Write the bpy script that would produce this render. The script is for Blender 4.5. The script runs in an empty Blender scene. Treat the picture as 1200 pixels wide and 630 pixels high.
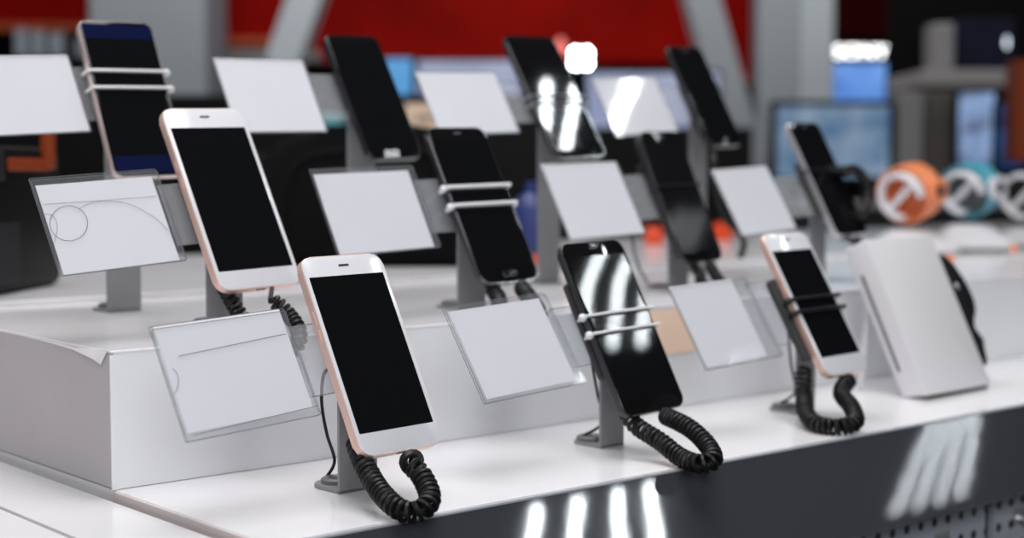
import bpy, bmesh, math, random
from mathutils import Matrix, Vector
from math import sin, cos, pi, radians, degrees, sqrt, atan, hypot
random.seed(7)
S = bpy.context.scene
COL = S.collection

# ------------------------------------------------------------------ camera
FPX, CX, CY = 1762.0, 600.0, 315.0
AZ, PITCH = radians(49.05), atan(111 / FPX)
CAM = Vector((0, 0, .235))
F0 = Vector((cos(AZ), sin(AZ), 0)); RT = Vector((sin(AZ), -cos(AZ), 0)); UP0 = Vector((0, 0, 1))
FW = F0 * cos(PITCH) - UP0 * sin(PITCH); UPV = UP0 * cos(PITCH) + F0 * sin(PITCH)
cd = bpy.data.cameras.new('camera'); cam = bpy.data.objects.new('camera', cd); COL.objects.link(cam)
cm = Matrix.Identity(4)
for i, a in enumerate((RT, UPV, -FW)):
    cm[0][i], cm[1][i], cm[2][i] = a
cm.translation = CAM
cam.matrix_world = cm
cd.sensor_width = 36; cd.lens = 36 * FPX / 1200; cd.clip_start = .02; cd.clip_end = 60
cd.dof.use_dof = True; cd.dof.focus_distance = 1.10; cd.dof.aperture_fstop = 3.7
S.camera = cam

def ray(x, y): return FW + RT * ((x - CX) / FPX) - UPV * ((y - CY) / FPX)
def at(x, y, d): return CAM + ray(x, y) * d                     # point at depth d
def onz(x, y, z):
    r = ray(x, y); return CAM + r * ((z - CAM.z) / r.z)

# ------------------------------------------------------------------ materials
MATS = {}
def nodes(name):
    m = bpy.data.materials.new(name); m.use_nodes = True
    nt = m.node_tree; nt.nodes.clear()
    out = nt.nodes.new('ShaderNodeOutputMaterial')
    return m, nt, out
def pbr(name, col, rough=.5, metal=0, spec=.5, emit=None, estr=0, var=0, vscale=8, bump=0, bscale=60, coat=0, stretch=None):
    m, nt, out = nodes(name)
    b = nt.nodes.new('ShaderNodeBsdfPrincipled')
    b.inputs['Base Color'].default_value = (*col, 1); b.inputs['Roughness'].default_value = rough
    b.inputs['Metallic'].default_value = metal; b.inputs['Specular IOR Level'].default_value = spec
    b.inputs['Coat Weight'].default_value = coat
    if emit: b.inputs['Emission Color'].default_value = (*emit, 1); b.inputs['Emission Strength'].default_value = estr
    if var or bump:
        tc = nt.nodes.new('ShaderNodeTexCoord'); mp = nt.nodes.new('ShaderNodeMapping')
        nt.links.new(tc.outputs['Object'], mp.inputs['Vector'])
        if stretch: mp.inputs['Scale'].default_value = stretch
    if var:
        n = nt.nodes.new('ShaderNodeTexNoise'); n.inputs['Scale'].default_value = vscale; n.inputs['Detail'].default_value = 4
        nt.links.new(mp.outputs['Vector'], n.inputs['Vector'])
        r = nt.nodes.new('ShaderNodeValToRGB')
        r.color_ramp.elements[0].position = .3; r.color_ramp.elements[1].position = .7
        r.color_ramp.elements[0].color = (*[max(0, c * (1 - var)) for c in col], 1)
        r.color_ramp.elements[1].color = (*[min(1, c * (1 + var)) for c in col], 1)
        nt.links.new(n.outputs['Fac'], r.inputs['Fac']); nt.links.new(r.outputs['Color'], b.inputs['Base Color'])
    if bump:
        n2 = nt.nodes.new('ShaderNodeTexNoise'); n2.inputs['Scale'].default_value = bscale; n2.inputs['Detail'].default_value = 2
        nt.links.new(mp.outputs['Vector'], n2.inputs['Vector'])
        bp = nt.nodes.new('ShaderNodeBump'); bp.inputs['Strength'].default_value = bump; bp.inputs['Distance'].default_value = .002
        nt.links.new(n2.outputs['Fac'], bp.inputs['Height']); nt.links.new(bp.outputs['Normal'], b.inputs['Normal'])
    nt.links.new(b.outputs['BSDF'], out.inputs['Surface'])
    MATS[name] = m
    return m
def emis(name, col, st):
    m, nt, out = nodes(name)
    e = nt.nodes.new('ShaderNodeEmission'); e.inputs['Color'].default_value = (*col, 1); e.inputs['Strength'].default_value = st
    nt.links.new(e.outputs['Emission'], out.inputs['Surface']); MATS[name] = m; return m
def screen_mat(name, c1, c2, st, scale=3):
    m, nt, out = nodes(name)
    tc = nt.nodes.new('ShaderNodeTexCoord'); n = nt.nodes.new('ShaderNodeTexNoise'); n.inputs['Scale'].default_value = scale
    n.inputs['Detail'].default_value = 3
    nt.links.new(tc.outputs['Object'], n.inputs['Vector'])
    r = nt.nodes.new('ShaderNodeValToRGB'); r.color_ramp.elements[0].position = .35; r.color_ramp.elements[1].position = .65
    r.color_ramp.elements[0].color = (*c1, 1); r.color_ramp.elements[1].color = (*c2, 1)
    nt.links.new(n.outputs['Fac'], r.inputs['Fac'])
    e = nt.nodes.new('ShaderNodeEmission'); e.inputs['Strength'].default_value = st
    nt.links.new(r.outputs['Color'], e.inputs['Color'])
    nt.links.new(e.outputs['Emission'], out.inputs['Surface']); MATS[name] = m; return m
def clear(name, tint, frost, gloss=.05, fcol=(.8, .82, .85)):
    m, nt, out = nodes(name)
    t = nt.nodes.new('ShaderNodeBsdfTransparent'); t.inputs['Color'].default_value = (*tint, 1)
    d = nt.nodes.new('ShaderNodeBsdfDiffuse'); d.inputs['Color'].default_value = (*fcol, 1)
    g = nt.nodes.new('ShaderNodeBsdfGlossy'); g.inputs['Roughness'].default_value = .04
    m1 = nt.nodes.new('ShaderNodeMixShader'); m1.inputs['Fac'].default_value = frost
    nt.links.new(t.outputs[0], m1.inputs[1]); nt.links.new(d.outputs[0], m1.inputs[2])
    lw = nt.nodes.new('ShaderNodeFresnel'); lw.inputs['IOR'].default_value = 1.45
    m2 = nt.nodes.new('ShaderNodeMixShader')
    ge = nt.nodes.new('ShaderNodeNewGeometry'); iv = nt.nodes.new('ShaderNodeMath'); iv.operation = 'SUBTRACT'; iv.inputs[0].default_value = 1
    nt.links.new(ge.outputs['Backfacing'], iv.inputs[1]); lw.inputs['IOR'].default_value = 1.35
    mu = nt.nodes.new('ShaderNodeMath'); mu.operation = 'MULTIPLY'; nt.links.new(lw.outputs[0], mu.inputs[0]); nt.links.new(iv.outputs[0], mu.inputs[1])
    nt.links.new(mu.outputs[0], m2.inputs['Fac']); nt.links.new(m1.outputs[0], m2.inputs[1]); nt.links.new(g.outputs[0], m2.inputs[2])
    nt.links.new(m2.outputs[0], out.inputs['Surface']); MATS[name] = m; return m
def perforated(name):
    m, nt, out = nodes(name)
    N = nt.nodes.new; L = nt.links.new
    tc = N('ShaderNodeTexCoord'); mp = N('ShaderNodeMapping'); mp.inputs['Scale'].default_value = (1/.0225, 1, 1/.0225); mp.inputs['Location'].default_value = (.2, 0, .678)
    L(tc.outputs['Object'], mp.inputs['Vector'])
    fr = N('ShaderNodeVectorMath'); fr.operation = 'FRACTION'; L(mp.outputs['Vector'], fr.inputs[0])
    sb = N('ShaderNodeVectorMath'); sb.operation = 'SUBTRACT'; L(fr.outputs[0], sb.inputs[0]); sb.inputs[1].default_value = (.5, 0, .5)
    ml = N('ShaderNodeVectorMath'); ml.operation = 'MULTIPLY'; L(sb.outputs[0], ml.inputs[0]); ml.inputs[1].default_value = (.0225, 0, .0225)
    ln = N('ShaderNodeVectorMath'); ln.operation = 'LENGTH'; L(ml.outputs[0], ln.inputs[0])
    gt = N('ShaderNodeMath'); gt.operation = 'LESS_THAN'; L(ln.outputs['Value'], gt.inputs[0]); gt.inputs[1].default_value = .0046
    mx = N('ShaderNodeMix'); mx.data_type = 'RGBA'; L(gt.outputs[0], mx.inputs['Factor'])
    mx.inputs['A'].default_value = (.36, .39, .44, 1); mx.inputs['B'].default_value = (.015, .017, .02, 1)
    b = N('ShaderNodeBsdfPrincipled'); b.inputs['Roughness'].default_value = .45
    L(mx.outputs['Result'], b.inputs['Base Color']); L(b.outputs[0], out.inputs['Surface']); MATS[name] = m; return m

M_WHITE = pbr('white laminate', (.80, .79, .81), .16, var=.03, vscale=5)
M_WHITE_SHADED = pbr('white laminate shaded side', (.47, .445, .455), .45, var=.05, vscale=7)  # same laminate in a darker colour for the shade on the end face
M_RISER = pbr('riser front white', (.78, .79, .81), .3, var=.03, vscale=6)
M_EDGE = pbr('edge band', (.62, .55, .54), .4)
M_LIP = pbr('dark glossy rail', (.042, .045, .053), .035, spec=.6, bump=.02, bscale=22, stretch=(1, .15, .15))
M_LIPEDGE = clear('clear edge strip', (.8, .82, .84), .35)
M_PERF = perforated('perforated grey metal')
M_DARKGAP = pbr('dark gap', (.02, .02, .022), .7)
M_STAND = pbr('grey powder coat', (.235, .235, .245), .45, var=.04, vscale=120)
M_STAND_DK = pbr('grey grommet', (.13, .13, .14), .35)
M_PAD = pbr('black mounting pad', (.025, .025, .027), .5)
M_BLACKGLASS = pbr('black screen glass', (.0052, .0055, .0064), .03, spec=.45)
M_BLACKFRONT = pbr('black phone front', (.006, .006, .0065), .04, spec=.45)
M_BLACKBODY = pbr('black phone body', (.02, .02, .022), .25, spec=.6)
M_MATTEBLACK = pbr('matt black screen', (.007, .007, .008), .06, spec=.3)
M_NAVY = pbr('navy glass', (.006, .009, .04), .08)
M_WFRONT = pbr('white phone front', (.70, .70, .735), .12)
M_ROSE = pbr('rose gold metal', (.80, .56, .48), .38, metal=.6)
M_PINKGOLD = pbr('pale pink gold metal', (.75, .62, .58), .35, metal=.6)
M_SILVER = pbr('silver metal', (.62, .62, .63), .3, metal=.8)
M_CHROME = pbr('dark chrome', (.35, .36, .38), .15, metal=1)
M_SLOT = pbr('dark slot', (.02, .02, .02), .5)
M_GREYSLOT = pbr('grey print', (.12, .12, .125), .5)
M_RUBBER = pbr('black cord rubber', (.006, .006, .0065), .45, spec=.3)
M_WARM = pbr('white clamp arm', (.78, .78, .80), .3)
M_BARM = pbr('black clamp band', (.01, .01, .011), .3)
M_PAPER = pbr('white card', (.76, .75, .79), .75, var=.01, vscale=20)
M_PRINT = pbr('grey printed line', (.03, .03, .035), .5)
M_ACR = clear('clear acrylic', (.965, .97, .975), .03)
M_TAB = clear('cloudy acrylic', (.88, .89, .91), .16)
M_RIM = clear('acrylic edge', (.36, .37, .39), .3, fcol=(.5, .51, .54))
M_PEACH = pbr('peach patch', (.90, .66, .50), .7)
M_SLAB = pbr('white plastic box', (.64, .63, .65), .4)
M_SLABSIDE = pbr('white plastic box side', (.72, .715, .73), .5)
M_ORANGE = pbr('orange silicone', (.82, .26, .11), .45)
M_ORANGED = pbr('burnt orange', (.22, .035, .006), .5, spec=.2)
M_ORRED = pbr('orange red plastic', (.75, .07, .015), .4)
M_TEAL = pbr('teal silicone', (.07, .33, .43), .45)
M_TEALBOX = pbr('teal plastic', (.10, .36, .38), .5)
M_BLACKPL = pbr('black plastic', (.0045, .0045, .005), .5, spec=.12)
M_BLACKFAB = pbr('black padded fabric', (.0045, .0045, .005), .9, spec=.08, bump=.3, bscale=120)
M_DARKGREY = pbr('dark grey panel', (.016, .017, .019), .5, spec=.15)
M_RED = pbr('red panel paint', (.33, .004, .0015), .6, spec=.04, var=.5, vscale=1.1)
M_MAROON = pbr('maroon panel', (.035, .001, .001), .7, spec=.05)
M_ORGLOW = pbr('orange edge glow', (.50, .08, .02), .5)  # orange glow at the board edges, put into a colour
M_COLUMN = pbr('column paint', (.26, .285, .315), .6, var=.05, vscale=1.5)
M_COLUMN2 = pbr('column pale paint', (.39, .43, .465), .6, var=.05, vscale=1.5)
M_BACKWALL = pbr('dark back wall', (.005, .0045, .005), .9, spec=.05)
M_CEIL = pbr('dark ceiling', (.012, .012, .013), .9)
M_FLOOR = pbr('store floor', (.10, .10, .105), .35, var=.1, vscale=2)
M_BEIGE = pbr('beige card', (.80, .60, .45), .7)
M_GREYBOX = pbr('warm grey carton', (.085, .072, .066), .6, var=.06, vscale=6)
M_PALEBOX = pbr('pale grey carton', (.23, .22, .225), .55)
M_SHELF = pbr('white shelf board', (.30, .275, .275), .5)
M_BLUEPACK = pbr('pale blue packaging', (.42, .47, .55), .5, var=.15, vscale=14)
M_BLUE = pbr('blue packaging', (.02, .035, .16), .45)
M_NAVYBOX = pbr('navy carton', (.010, .010, .028), .6, spec=.1, var=.3, vscale=9)
M_TV1 = screen_mat('lit blue screen', (.10, .22, .55), (.30, .50, .85), 1.0, 4)
M_TV2 = screen_mat('blue grey picture', (.10, .19, .33), (.30, .40, .53), .8, 9)
M_TV3 = screen_mat('pale lavender screen', (.35, .40, .62), (.55, .60, .78), .75, 3)
M_TV4 = screen_mat('sky blue screen', (.08, .28, .60), (.16, .42, .75), 1.0, 4)
M_TVBLUE = screen_mat('bright blue screen', (.09, .21, .62), (.20, .42, .88), 1.0, 5)
M_LED = emis('white lit lettering', (1, 1, 1), 5)
M_SPOT = emis('white lamp glow', (1, .99, .97), 26)
M_SPOTRED = emis('red lamp glow', (1, .25, .22), 1.2)
M_TUBE = emis('cool white led', (.90, .97, 1), 115)
M_FAINT = emis('faint cool white led', (.90, .97, 1), 16)
M_TUBE2 = emis('bright cool white led', (.90, .97, 1), 150)
M_TUBED = emis('dim cool white led', (.88, .95, 1), 150)

# ------------------------------------------------------------------ mesh helpers
def link(name, bm, mat, parent=None, T=None, smooth=False):
    """world-space (or T-space) bmesh -> one mesh object under parent"""
    if T is not None: bm.transform(T)
    if parent is not None: bm.transform(world(parent).inverted())
    me = bpy.data.meshes.new(name); bmesh.ops.recalc_face_normals(bm, faces=bm.faces); bm.to_mesh(me); bm.free()
    me.materials.append(mat)
    if smooth:
        for p in me.polygons: p.use_smooth = True
        me.set_sharp_from_angle(angle=radians(40))
    o = bpy.data.objects.new(name, me); COL.objects.link(o)
    if parent is not None: o.parent = parent
    return o
WORLD = {}
def world(o):
    return WORLD.get(o.name) or (world(o.parent) if o.parent else Matrix.Identity(4))
def empty(name, M, label, cat, group=None):
    o = bpy.data.objects.new(name, None); COL.objects.link(o); o.empty_display_size = .02
    o.matrix_world = M; WORLD[o.name] = M.copy()
    o['label'] = label; o['category'] = cat
    if group: o['group'] = group
    return o
def tag(o, label, cat, group=None):
    o['label'] = label; o['category'] = cat
    if group: o['group'] = group
    return o
def struct(o): o['kind'] = 'structure'; return o
def solo(name, bm, mat, M, label, cat, group=None, smooth=False):
    """a thing that is one mesh, its origin at M"""
    o = link(name, bm, mat, smooth=smooth); o.matrix_world = M
    return tag(o, label, cat, group)
def box(bm, x0, x1, y0, y1, z0, z1, bev=0, seg=2):
    vs = [bm.verts.new(c) for c in ((x0,y0,z0),(x1,y0,z0),(x1,y1,z0),(x0,y1,z0),(x0,y0,z1),(x1,y0,z1),(x1,y1,z1),(x0,y1,z1))]
    fs = [bm.faces.new([vs[i] for i in f]) for f in ((0,3,2,1),(4,5,6,7),(0,1,5,4),(1,2,6,5),(2,3,7,6),(3,0,4,7))]
    if bev:
        es = list({e for f in fs for e in f.edges})
        bmesh.ops.bevel(bm, geom=es, offset=bev, segments=seg, affect='EDGES', profile=.5)
    return bm
def B(*a, **k): return box(bmesh.new(), *a, **k)
def rr_outline(w, h, r, n=8, cx=0, cy=0):
    pts = []
    for (sx, sy, a0) in ((1,1,0),(-1,1,90),(-1,-1,180),(1,-1,270)):
        for i in range(n + 1):
            a = radians(a0 + 90 * i / n)
            pts.append((cx + sx * (w/2 - r) + r * cos(a), cy + sy * (h/2 - r) + r * sin(a)))
    return pts
def prism(bm, pts, z0, z1, bev=0, seg=2):
    """outline in xy extruded along z"""
    lo = [bm.verts.new((x, y, z0)) for x, y in pts]; hi = [bm.verts.new((x, y, z1)) for x, y in pts]
    n = len(pts)
    fb = bm.faces.new(lo[::-1]); ft = bm.faces.new(hi)
    for i in range(n): bm.faces.new((lo[i], lo[(i+1) % n], hi[(i+1) % n], hi[i]))
    if bev:
        es = list(fb.edges) + list(ft.edges)
        bmesh.ops.bevel(bm, geom=es, offset=bev, segments=seg, affect='EDGES', profile=.5)
    return bm
def P(*a, **k): return prism(bmesh.new(), *a, **k)
def catmull(pts, n=12, closed=False):
    pts = [Vector(p) for p in pts]; out = []
    m = len(pts)
    rng = range(m if closed else m - 1)
    for i in rng:
        if closed: p0, p1, p2, p3 = pts[i-1], pts[i], pts[(i+1) % m], pts[(i+2) % m]
        else: p0, p1, p2, p3 = pts[max(i-1, 0)], pts[i], pts[i+1], pts[min(i+2, m-1)]
        for k in range(n):
            t = k / n
            out.append(.5 * ((2*p1) + (p2-p0)*t + (2*p0-5*p1+4*p2-p3)*t*t + (3*p1-p0-3*p2+p3)*t**3))
    if not closed: out.append(pts[-1])
    return out
def frames(path):
    T = []
    for i in range(len(path)):
        a = path[max(i-1, 0)]; b = path[min(i+1, len(path)-1)]; T.append((b - a).normalized())
    n = T[0].orthogonal().normalized(); out = []
    for t in T:
        n = (n - t * n.dot(t)).normalized(); out.append((t, n, t.cross(n)))
    return out
def tube(bm, path, r, seg=8, cap=True, closed=False):
    path = [Vector(p) for p in path]; fr = frames(path); rings = []
    for i, (p, (t, n, b)) in enumerate(zip(path, fr)):
        rad = r(i / (len(path) - 1)) if callable(r) else r
        rings.append([bm.verts.new(p + n * (rad * cos(2*pi*k/seg)) + b * (rad * sin(2*pi*k/seg))) for k in range(seg)])
    m = len(rings)
    for i in range(m if closed else m - 1):
        A, Bn = rings[i], rings[(i+1) % m]
        for k in range(seg): bm.faces.new((A[k], A[(k+1) % seg], Bn[(k+1) % seg], Bn[k]))
    if cap and not closed:
        bm.faces.new(rings[0][::-1]); bm.faces.new(rings[-1])
    return bm
def ball(bm, c, r, sx=1, sy=1, sz=1, u=16, v=10):
    g = bmesh.ops.create_uvsphere(bm, u_segments=u, v_segments=v, radius=r)
    bmesh.ops.transform(bm, matrix=Matrix.Translation(c) @ Matrix.Diagonal((sx, sy, sz, 1)), verts=g['verts'])
    return bm
def lathe(bm, prof, n=28, c=(0, 0, 0)):
    rings = []
    for r, z in prof:
        rings.append([bm.verts.new((c[0] + r * cos(2*pi*k/n), c[1] + r * sin(2*pi*k/n), c[2] + z)) for k in range(n)])
    for i in range(len(rings) - 1):
        for k in range(n): bm.faces.new((rings[i][k], rings[i][(k+1) % n], rings[i+1][(k+1) % n], rings[i+1][k]))
    bm.faces.new(rings[0][::-1]); bm.faces.new(rings[-1])
    return bm
def pose(p):
    """centre + yaw / lean-back / roll -> matrix with columns u (right), v (up the face), n (out of the face)"""
    X, Y, Z, y, t, r = p
    Rz = Matrix.Rotation(y, 3, 'Z'); ct, st = cos(t), sin(t)
    Rx = Matrix(((1, 0, 0), (0, st, -ct), (0, ct, st))); Rr = Matrix.Rotation(r, 3, 'Z')
    return Matrix.Translation((X, Y, Z)) @ (Rz @ Rx @ Rr).to_4x4()
def coil_mesh(pts, R=.0056, wire=.0017, pitch=.0044, lead_in=0, lead_out=0, end=None):
    path = catmull(pts, 40)
    # arc length
    L = [0]
    for a, b in zip(path, path[1:]): L.append(L[-1] + (b - a).length)
    fr = frames(path); tot = L[-1]; out = []
    steps = int(tot / pitch * 14); j = 0
    for s in range(steps + 1):
        d = tot * s / steps
        while j < len(L) - 2 and L[j+1] < d: j += 1
        f = (d - L[j]) / max(1e-9, L[j+1] - L[j])
        c = path[j].lerp(path[j+1], f); t, n, b = fr[j]
        t2, n2, b2 = fr[j+1]; n = n.lerp(n2, f); b = b.lerp(b2, f)
        rr = R * min(1, .35 + d / .006, .35 + (tot - d) / .006)
        a = 2 * pi * d / pitch
        out.append(c + n * (rr * cos(a)) + b * (rr * sin(a)))
    if end is not None:
        out += [out[-1].lerp(Vector(end), k / 4) for k in range(1, 5)]
    return tube(bmesh.new(), out, wire, 6)

# ------------------------------------------------------------------ lights
def area(name, loc, target, sx, sy, power, col=(1, 1, 1)):
    l = bpy.data.lights.new(name, 'AREA'); l.shape = 'RECTANGLE'; l.size = sx; l.size_y = sy; l.energy = power; l.color = col
    o = bpy.data.objects.new(name, l); COL.objects.link(o); o.location = loc
    o.rotation_euler = (Vector(target) - Vector(loc)).to_track_quat('-Z', 'Y').to_euler()
    return o
area('ceiling_light_panel', (.9, 1.15, 2.0), (1.0, 1.15, 0), 2.4, 1.3, 54, (1, .985, .985))
area('front_fill_light', (-.9, -1.6, 1.5), (1.0, 1.0, .05), 1.8, 1.4, 54, (.97, .985, 1))  # added fill without a fixture, brightens the riser front
area('side_fill_light', (-1.8, 1.6, 1.3), (.6, 1.2, .05), 1.4, 1.2, 8, (1, .96, .95))  # added weak fill from the left for the riser end face
pc = at(560, 60, 4.6)
area('back_wall_light', (pc.x, pc.y, 1.95), tuple(at(560, 40, 6.4)), 4.0, .5, 42, (1, .98, .96))
w = bpy.data.worlds.new('world'); S.world = w; w.use_nodes = True
w.node_tree.nodes['Background'].inputs['Color'].default_value = (.75, .82, .95, 1)
w.node_tree.nodes['Background'].inputs['Strength'].default_value = .06

# ------------------------------------------------------------------ room shell
FL = -.95
struct(link('floor', B(-6, 14, -6, 14, FL - .05, FL), M_FLOOR))
struct(link('ceiling', B(-1, 14, -6, 14, 2.25, 2.3), M_CEIL))
RB = Matrix.Rotation(AZ - pi/2, 4, 'Z')                          # local x to the right, local y away
def bgM(x, y, d, drop_to=None):
    p = at(x, y, d)
    return Matrix.Translation(p) @ RB
c = at(600, 204, 8.6)
struct(link('wall_back', B(-6, 6, 0, .1, FL - c.z, 2.25 - c.z), M_BACKWALL, T=Matrix.Translation(c) @ RB))

# ceiling light fixtures seen only as reflections in the glossy screens and the rail
def tubes(xs, skews, y0, y1, label, wid=.012, z=2.19, mat=None, pitch=.05, quad=0, tops=None):
    t = empty('ceiling_light', Matrix.Translation((sum(xs) / len(xs), (y0+y1)/2, z)), label, 'light', 'louvred ceiling lights')
    m_ = .06
    link('housing', B(min(xs) - m_, max(xs) + m_ + .3, y0 - .05, y1 + .05, z + .015, z + .05), M_CEIL, t)
    for i, (x0, skew) in enumerate(zip(xs, skews)):
        y2 = tops[i] if tops else y1
        bm = bmesh.new(); n = max(3, int((y1 - y0) / pitch)); N = n * 12; L = []; R_ = []
        for k in range(N + 1):                                   # a chain of round diffusers
            f = k / N; y = y2 + (y0 - y2) * f
            ww = wid * (.22 + .78 * abs(sin(f * n * pi)))
            x = x0 + skew * (y - y1) + quad * (y - y1) ** 2 + .007 * sin(f * n * .9 + i)
            L.append(bm.verts.new((x - ww, y, z))); R_.append(bm.verts.new((x + ww, y, z)))
        for k in range(N): bm.faces.new((L[k], L[k+1], R_[k+1], R_[k]))
        link('led_row', bm, mat or M_TUBE, t)
tubes((3.79, 3.955, 4.12), (.0, .0, .0), -1.03, -.46, 'three row ceiling light reflected in the middle black phone', .0085, quad=.72, tops=(-.46, -.5, -.66))
tubes((4.60, 4.71), (-.6, -.6), -.88, -.66, 'short dim two row ceiling light reflected faintly in the matt black phone', .010, mat=M_FAINT)
tubes((3.47, 3.665, 3.87, 4.045), (-.3, -.45, -.55, -.62), -2.1, -1.52, 'four row ceiling light reflected in the near stretch of the rail', .013, mat=M_TUBE2)
tubes((5.86, 5.975, 6.09, 6.205), (-.22, -.34, -.47, -.60), -2.04, -1.47, 'four row ceiling light reflected in the far stretch of the rail', .0035, mat=M_TUBED)
tubes((3.29, 3.42), (-.5, -.45), .28, .56, 'two row ceiling light reflected in the tall back row phone', .012)
tubes((3.85, 3.88), (-.33, -.33), .08, .36, 'two close row ceiling light reflected in the back right card holder', .013, mat=M_TUBE2)

# ------------------------------------------------------------------ display table
TX1 = 3.6
tb = empty('display_table', Matrix.Translation((1.6, .9, 0)), 'long white laminate display table with sloping dark glossy front rail', 'table')
link('tabletop', B(.503, TX1, .812, 2.1, -.014, 0, bev=.0008), M_WHITE, tb)
link('tabletop_edge', B(.5005, .503, .812, 1.03, -.013, -.0008), M_EDGE, tb)
link('side_shelf', B(.428, .496, .2, 2.3, -.02, -.006, bev=.0006), M_WHITE, tb)
link('side_shelf', B(-.6, .424, .2, 2.3, -.02, -.006, bev=.0006), M_WHITE, tb)
link('cabinet', B(-.5, TX1, .86, 2.1, FL, -.021), M_DARKGAP, tb)
T_LIP = radians(30); ll = .0845
bm = bmesh.new()
y0, z0 = .808, -.0005; y1, z1 = y0 - ll * sin(T_LIP), z0 - ll * cos(T_LIP)
nx = 40
prof = [(y0, z0), (y1, z1), (y1 + .004, z1 - .004), (y0 + .004, z0 - .012)]
rings = [[bm.verts.new((xx, y, z)) for y, z in prof] for xx in [.15 + (TX1 - .15) * i / nx for i in range(nx + 1)]]
for i in range(nx):
    for k in range(4): bm.faces.new((rings[i][k], rings[i][(k+1) % 4], rings[i+1][(k+1) % 4], rings[i+1][k]))
bm.faces.new(rings[0]); bm.faces.new(rings[-1][::-1])
link('front_rail', bm, M_LIP, tb)
link('rail_edge_strip', B(.15, TX1, .8075, .8125, -.001, .0008), M_LIPEDGE, tb)
link('perforated_panel', B(.15, 1.312, .800, .806, -.6, -.02), M_PERF, tb)
link('perforated_panel', B(1.327, TX1, .800, .806, -.6, -.02), M_PERF, tb)
link('panel_upright', B(1.308, 1.331, .806, .82, -.6, -.02), M_DARKGAP, tb)
# metal hooks on the perforated panel
def hook(x, z, label):
    bm = bmesh.new()
    tube(bm, catmull([(0, 0, 0), (0, -.02, -.002), (0, -.075, -.004), (0, -.1, .004), (0, -.106, .014)], 8), .0028, 8)
    box(bm, -.012, .012, -.002, .0, -.006, .01, bev=.0008)
    solo('panel_hook', bm, M_SILVER, Matrix.Translation((x, .7995, z)), label, 'hook', 'hooks on the perforated panel', True)
hook(1.235, -.115, 'pale metal hook on the perforated panel left of the upright gap')
hook(1.375, -.112, 'pale metal hook on the perforated panel right of the upright gap')

# riser
RZ = .1045
rs = empty('display_riser', Matrix.Translation((.5, 1.03, 0)), 'long white box step standing on the back of the table', 'riser')
link('carcass', B(.5035, TX1, 1.031, 1.44, .0005, RZ - .002), M_RISER, rs)
link('end_panel', B(.5005, .5035, 1.032, 1.445, .002, RZ - .002), M_WHITE_SHADED, rs)
bm = bmesh.new(); box(bm, .5005, TX1, 1.030, 1.445, RZ - .002, RZ, bev=.0007)
link('step_top', bm, M_WHITE, rs)
bm = bmesh.new()   # peeling laminate strip on the left end
pts = [(.5004, 1.22, RZ - .001), (.4998, 1.15, RZ - .002), (.4985, 1.09, RZ - .004), (.496, 1.05, RZ - .0075), (.4945, 1.034, RZ - .010)]
v0 = [bm.verts.new(p) for p in pts]; v1 = [bm.verts.new((p[0] + .004, p[1] - .002, RZ - .0005)) for p in pts]
for i in range(4): bm.faces.new((v0[i], v0[i+1], v1[i+1], v1[i]))
link('edge_strip', bm, M_WHITE, rs)
link('corner_strip', B(.5, .5065, 1.0295, 1.031, .0005, RZ - .003), M_RISER, rs)
bs = solo('back_step', B(.5, TX1, 1.447, 2.1, .0005, RZ + .005, bev=.0012), M_WHITE, Matrix.Identity(4),
          'low white rear step behind the phone stands with bright front edge', 'step')

# flat peach patch on the front of the riser
pp = B(-.036, .036, -.0006, 0, -.0225, .0225)
solo('peach_patch', pp, M_PEACH, Matrix.Translation((1.106, 1.0298, .0775)),
     'small plain peach patch on the riser behind the shiny black phone', 'note')

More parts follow.
